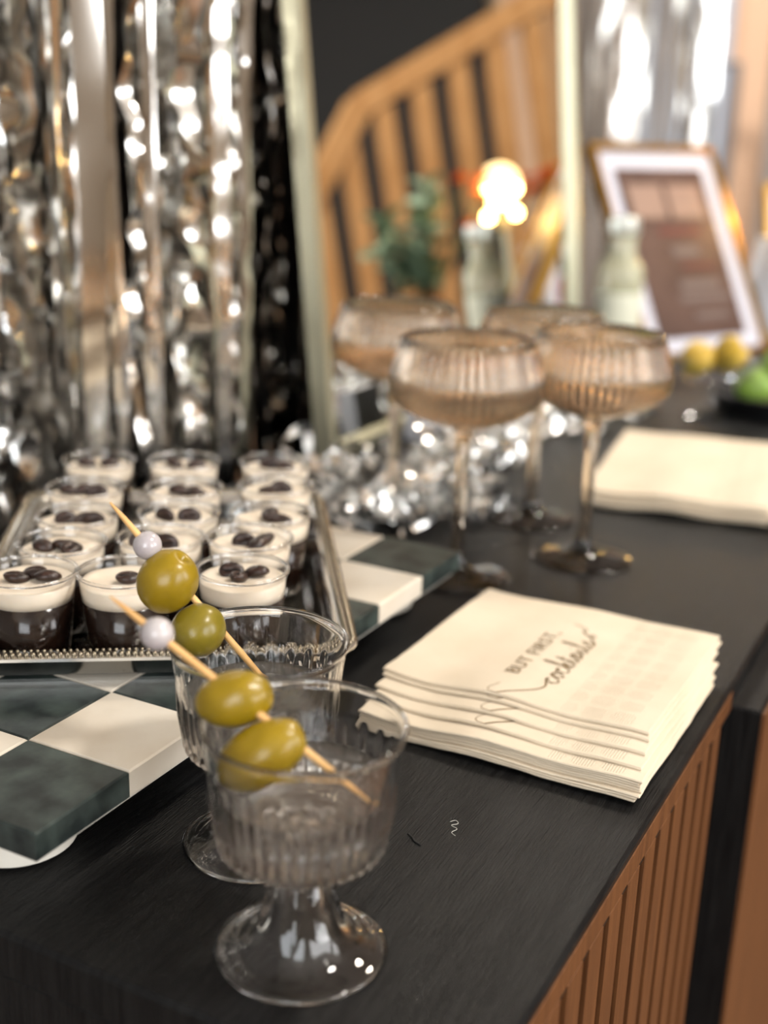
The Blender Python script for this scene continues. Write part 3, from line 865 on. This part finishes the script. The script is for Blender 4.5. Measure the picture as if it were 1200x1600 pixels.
for (u, v), lab in (((.6384, .278), 'ribbed amber coupe glass nearest the marble board, on a tall stem'), ((.7103, .2242), 'ribbed amber coupe glass on the right, in front of the far napkins'),
                    ((.7714, .2829), 'ribbed amber coupe glass standing behind the two front ones'), ((.7378, .3732), 'ribbed amber coupe glass on the left, nearest the brass mirror frame')):
    t = thing('coupe_glass', T(u, v, 0.0), lab, 'coupe glass', 'ribbed amber coupes', u * 9)
    obj('glass', COUPE, None, t); obj('drink', CDR, None, t)

# ------------------------------------------------------------------ far end of the table
def bottle(u, v, h, label, sc=1.0):
    t = thing('glass_bottle', T(u, v, 0), label, 'bottle', 'pale glass bottles')
    prof = [(0, 0), (.0235, 0), (.0255, .003), (.0258, .02), (.0258, .105), (.0245, .116), (.018, .124), (.0150, .129), (.0146, .146), (.0156, .147), (.0156, .151), (0, .151)]
    k = h / .168
    obj('glass_body', MB().lathe([(r * sc, z * k) for r, z in prof], 40), 'bottle_glass', t)
    obj('label_band', MB().lathe([(.0259 * sc, .030 * k), (.0261 * sc, .031 * k), (.0261 * sc, .088 * k), (.0259 * sc, .089 * k)], 40), 'bottle_label', t)
    obj('cap', MB().lathe([(0, .151 * k), (.0168 * sc, .1512 * k), (.0172 * sc, .153 * k), (.0165 * sc, .166 * k), (.0145 * sc, .168 * k), (0, .168 * k)], 30), 'bottle_cap', t)
bottle(1.345, .408, .170, 'pale yellow-green glass bottle with a silvery cap before the picture frame')

def picture(name, center, right, w, h, lean, label, detail=True, fr=.008, mt=.023):
    # center = foot midpoint on the table; right = unit vector along the bottom edge as seen from the front
    t = thing(name, center, label, 'picture frame')
    t.rotation_euler = Euler((R(-lean), 0, math.atan2(right[1], right[0])))
    def part(n, x0, x1, z0, z1, y0, y1, m, p=t): return obj(n, MB().bevbox(x0, x1, y0, y1, z0, z1, .0006), m, p, smooth=False)
    part('frame_side', -w / 2, -w / 2 + fr, 0, h, 0, .014, 'gold'); part('frame_side', w / 2 - fr, w / 2, 0, h, 0, .014, 'gold')
    part('frame_bottom', -w / 2 + fr, w / 2 - fr, 0, fr, 0, .014, 'gold'); part('frame_top', -w / 2 + fr, w / 2 - fr, h - fr, h, 0, .014, 'gold')
    part('mat_board', -w / 2 + fr, w / 2 - fr, fr, h - fr, .006, .013, 'photo_white')
    if detail:
        x0, x1, z0, z1 = -w / 2 + fr + mt, w / 2 - fr - mt, fr + mt * .8, h - fr - mt
        ph = part('print', x0, x1, z0, z1, .0045, .0062, 'photo_brown')
        W_, H_ = x1 - x0, z1 - z0
        for a, b, c, d, m in ((.08, .46, .70, .90, 'photo_beige'), (.52, .90, .70, .90, 'photo_beige'), (.30, .80, .60, .64, 'photo_red'), (.40, .70, .47, .53, 'photo_grey'), (.46, .86, .40, .425, 'photo_red'), (.38, .84, .27, .33, 'photo_grey'), (.34, .92, .20, .245, 'photo_grey'), (.46, .86, .10, .14, 'photo_grey')):
            part('print_block', x0 + a * W_, x0 + b * W_, z0 + c * H_, z0 + d * H_, .0036, .0048, m, ph)
    # easel strut behind
    a = R(lean)
    obj('strut', MB().tube([(0, .015, h * .6), (0, h * .6 * .55 + .02, .6 * h * .55 * math.tan(a) + .010)], .004, 6), 'tray_black', t)
picture('picture_frame', T(1.516, .3345, .002), (.869, -.495), .211, .279, 29, 'gold-framed picture with white mat and dark brown print, leaning back')
picture('picture_frame', T(1.905, .270, .002), (.643, -.766), .17, .200, 15, 'gold-framed white picture cut off at the right edge', detail=False)

def lemon_bowl():
    t = thing('footed_bowl', T(1.178, .2575, 0), 'clear footed glass bowl of lemons near the far napkins', 'bowl')
    prof = [(0, .0), (.026, 0), (.027, .002), (.012, .006), (.006, .014), (.006, .024), (.012, .030), (.026, .034), (.036, .042), (.040, .052), (.0405, .058), (.0395, .058), (.0385, .052), (.034, .0435), (.024, .0365), (0, .034)]
    obj('bowl', MB().lathe(prof, 48), 'bowl_glass', t)
lemon_bowl()
rng = random.Random(4)
for k, (x, y, z, m) in enumerate(((-.012, .012, .054, 'lemon'), (.014, -.010, .055, 'lemon'), (.004, .020, .057, 'lemon'), (-.004, -.012, .066, 'lemon'))):
    def fn(p): return 1 + .18 * max(0, abs(p.z) - .85) / .15
    o = obj('lemon_piece', MB().ball((0, 0, 0), .0125, .0125, .016, 20, 14, Euler((rng.uniform(0, 3), rng.uniform(0, 3), 0)).to_matrix(), fn), m, None, T(1.178 + x, .2575 + y, z), sharp=False)
    tag(o, ['left', 'right', 'rearmost', 'topmost'][k] + ' yellow lemon piece heaped in the footed glass bowl', 'lemon', 'lemons in the glass bowl')
def small_dish():
    t = thing('footed_bowl', T(1.17, .320, 0), 'small clear glass dish with a lemon behind the right coupe', 'bowl')
    prof = [(0, .0), (.020, 0), (.021, .002), (.009, .006), (.005, .014), (.005, .024), (.010, .030), (.022, .036), (.028, .046), (.0275, .046), (.021, .0375), (0, .033)]
    obj('bowl', MB().lathe(prof, 48), 'bowl_glass', t)
    o = obj('lemon_piece', MB().ball((0, 0, 0), .0115, .0115, .014, 20, 14, Euler((1.2, .3, 0)).to_matrix()), 'lemon', None, T(1.17, .320, .048), sharp=False)
    tag(o, 'single yellow lemon in the small glass dish', 'lemon')
small_dish()
def black_tray():
    t = thing('black_tray', T(1.24, .205, 0), 'black round tray at the far right of the table', 'tray')
    obj('tray_body', MB().lathe([(0, .002), (.058, .002), (.060, .0), (.066, .018), (.068, .020), (.066, .021), (.0625, .006), (0, .005)], 60), 'tray_black', t)
black_tray()
for k, (u, v, z) in enumerate(((1.222, .226, .020), (1.250, .212, .020), (1.232, .206, .040))):
    o = obj('lime', MB().ball((0, 0, 0), .018, .018, .021, 20, 14, Euler((1.4, .5 * k, k)).to_matrix()), 'lime', None, T(u, v, z + .006), sharp=False)
    tag(o, ['left', 'right', 'topmost'][k] + ' green lime heaped on the black tray at the right edge', 'lime', 'limes on the black tray')
# grey frame standing before the far window
def grey_frame():
    t = thing('grey_frame', (4.40, 1.045, 0), 'grey metal frame standing before the far window', 'frame')
    for y in (-.045, .045):
        obj('post', MB().bevbox(-.014, .014, y - .016, y + .016, 0, 1.30, .002), 'grey_metal', t, smooth=False)
    obj('cross_bar', MB().bevbox(-.012, .012, -.029, .029, 1.28, 1.30, .002), 'grey_metal', t, smooth=False)
    obj('foot', MB().bevbox(-.10, .10, -.08, .08, 0, .012, .002), 'grey_metal', t, smooth=False)
grey_frame()

# things behind the picture frame that show in the mirror: lamp, flowers, candle, card
def cluster_lamp():
    t = thing('table_lamp', T(1.72, .285, 0), 'brass table lamp with a cluster of glowing warm bulbs, reflected in the mirror', 'lamp')
    obj('base', MB().lathe([(0, 0), (.036, 0), (.038, .003), (.030, .008), (.008, .012), (.005, .02), (.005, .165), (0, .165)], 36), 'brass', t)
    rg = random.Random(2)
    for k in range(7):
        a = k * .9; p = Vector((.022 * math.cos(a), .022 * math.sin(a), .200 + .020 * math.sin(k * 2.1)))
        br = obj('arm', MB().tube([(0, 0, .163), p * .9 + Vector((0, 0, .012))], .0013, 6), 'brass', t)
        obj('bulb', MB().ball(p, .0072, seg=16, rings=10), 'bulb', br)
    l = bpy.data.lights.new('lamp_glow', 'POINT'); l.energy = 0.15; l.color = (1, .68, .32); l.shadow_soft_size = .03
    lo = bpy.data.objects.new('lamp_glow', l); lo.parent = t; lo.location = (0, 0, .225); COL.objects.link(lo)
cluster_lamp()
def candle(u, v, h, label, m='candle_wax'):
    t = thing('candle', T(u, v, 0), label, 'candle', 'candles by the lamp')
    obj('holder', MB().lathe([(0, 0), (.022, 0), (.023, .003), (.012, .006), (.010, .02), (.0, .02)], 28), 'brass', t)
    obj('wax', MB().lathe([(0, .012), (.0085, .012), (.0085, h - .003), (.007, h), (0, h - .001)], 24), m, t)
    obj('wick', MB().tube([(0, 0, h - .002), (.0004, 0, h + .006)], .0006, 6), 'bean', t)
    obj('flame', MB().lathe([(0, h + .003), (.004, h + .008), (.0055, h + .014), (.003, h + .023), (0, h + .032)], 16), 'flame', t)
candle(1.548, .456, .152, 'pale green lit candle beside the lamp, reflected at the mirror edge')
def bouquet():
    rg = random.Random(6)
    t = thing('flower_vase', T(1.655, .175, 0), 'vase of eucalyptus and orange flowers, reflected in the mirror', 'flower vase')
    obj('vase', MB().lathe([(0, 0), (.024, 0), (.030, .01), (.034, .035), (.028, .065), (.020, .080), (.023, .088), (.021, .088), (.018, .080), (.026, .064), (.030, .035), (.026, .012), (0, .006)], 40), 'vase_amber', t)
    leafm = MB(); leafm.add([(0, 0, 0), (.008, -.010, .003), (.022, -.012, .004), (.034, 0, 0), (.022, .012, .004), (.008, .010, .003), (.017, 0, -.001)], [(0, 1, 6), (1, 2, 6), (2, 3, 6), (3, 4, 6), (4, 5, 6), (5, 0, 6)])
    leafm = leafm.mesh('leaf', 'leaf')
    for s in range(9):
        a = rg.uniform(0, 6.28); sp = rg.uniform(.02, .075); hh = rg.uniform(.15, .25)
        pts = catmull([(0, 0, .03), (sp * .25 * math.cos(a), sp * .25 * math.sin(a), .09), (sp * .6 * math.cos(a), sp * .6 * math.sin(a), hh * .75), (sp * math.cos(a), sp * math.sin(a), hh)], 5)
        stem = obj('stem', MB().tube(pts, .0012, 6), 'stem_green', t)
        for q, p in enumerate(pts[6:]):
            for sd in (0, PI):
                o = obj('leaf', leafm, None, stem, p); o.rotation_euler = (rg.uniform(-.7, .7), rg.uniform(-.7, .3), a + sd + q * 1.3)
                k = rg.uniform(.7, 1.1); o.scale = (k, k, k)
    petal = MB().add([(0, 0, 0), (.004, -.005, .004), (.012, -.006, .007), (.017, 0, .006), (.012, .006, .007), (.004, .005, .004), (.009, 0, .003)], [(0, 1, 6), (1, 2, 6), (2, 3, 6), (3, 4, 6), (4, 5, 6), (5, 0, 6)]).mesh('petal', 'flower_orange')
    for (x, y, z) in ((.055, .080, .215), (.045, .060, .235), (.040, .095, .230), (.055, .055, .165), (.03, .10, .20)):
        st_ = obj('flower_stem', MB().tube([(0, 0, .04), (x * .3, y * .3, .11), (x, y, z)], .0014, 6), 'stem_green', t)
        for ly in range(3):
            for k in range(8):
                o = obj('petal', petal, None, st_, (x, y, z + .003 * ly)); o.rotation_euler = (0, R(-12 - 26 * ly), k * PI / 4 + ly * .4)
                o.scale = (1.15 - .2 * ly,) * 3
bouquet()
def orange_posy():
    t = thing('flower_vase', T(2.04, .225, 0), 'small vase of orange flowers behind the lamp, reflected in the mirror', 'flower vase')
    obj('vase', MB().lathe([(0, 0), (.02, 0), (.026, .02), (.024, .08), (.016, .12), (.018, .13), (.016, .13), (.014, .12), (.021, .08), (.023, .02), (0, .006)], 32), 'vase_amber', t)
    petal = bpy.data.meshes['petal']; rg = random.Random(13)
    for k in range(9):
        a = k * 2.4; rr = .012 + .032 * (k / 9) ** .5; x, y, z = rr * math.cos(a), rr * math.sin(a), .235 - .4 * rr + rg.uniform(-.02, .02)
        st_ = obj('flower_stem', MB().tube([(0, 0, .02), (x * .3, y * .3, .13), (x, y, z)], .0014, 6), 'stem_green', t)
        for ly in range(3):
            for q in range(8):
                o = obj('petal', petal, None, st_, (x, y, z + .003 * ly)); o.rotation_euler = (0, R(-12 - 26 * ly), q * PI / 4 + ly * .4); o.scale = (1.3 - .2 * ly,) * 3
orange_posy()
def small_box():
    t = thing('small_box', T(.945, .448, 0), 'small white box with a red corner standing against the mirror behind the coupes', 'box')
    obj('box_body', MB().bevbox(-.024, .024, -.008, .008, 0, .042, .001), 'card', t, smooth=False)
    obj('red_corner', MB().bevbox(-.0243, -.006, -.0084, -.0078, .026, .0422, .0002), 'red_plastic', t, smooth=False)
small_box()
def menu_card():
    t = thing('menu_card', T(1.745, .335, .001), 'blank white card propped beside the lamp, reflected in the mirror', 'card')
    t.rotation_euler = (R(-12), 0, R(150))
    obj('card_sheet', MB().box(-.045, .045, 0, .002, 0, .135), 'card', t, smooth=False)
    obj('back_stand', MB().box(-.012, .012, .002, .03, 0, .003), 'card', t, smooth=False)
menu_card()
def red_cap_bottle():
    t = thing('red_bottle', T(1.655, .392, 0), 'small white bottle with a red label at the mirror edge', 'bottle')
    obj('bottle_body', MB().lathe([(0, 0), (.013, 0), (.014, .002), (.014, .075), (.009, .082), (.0085, .090), (0, .090)], 28), 'red_plastic', t)
    obj('cap', MB().lathe([(0, .088), (.0095, .088), (.0095, .104), (.008, .106), (0, .106)], 24), 'bottle_cap', t)
red_cap_bottle()

# lint on the black top
def lint(name, pts, m, w, label):
    o = obj(name, MB().tube(catmull([(x, y, .0003) for x, y in pts], 5), w, 5), m, None, T(0, 0, 0), sharp=False)
    tag(o, label, 'lint')
lint('lint_thread', [(.3865, .1655), (.3885, .1640), (.3868, .1622), (.3845, .1640), (.3832, .1610), (.3800, .1618), (.3785, .1596)], 'lint', .00012, 'tiny curled pale thread lying on the black top')
lint('lint_thread', [(.3705, .1755), (.3690, .1730), (.3672, .1712), (.3660, .1680)], 'scratch', .0004, 'short dark fibre lying on the black top behind the front cup')
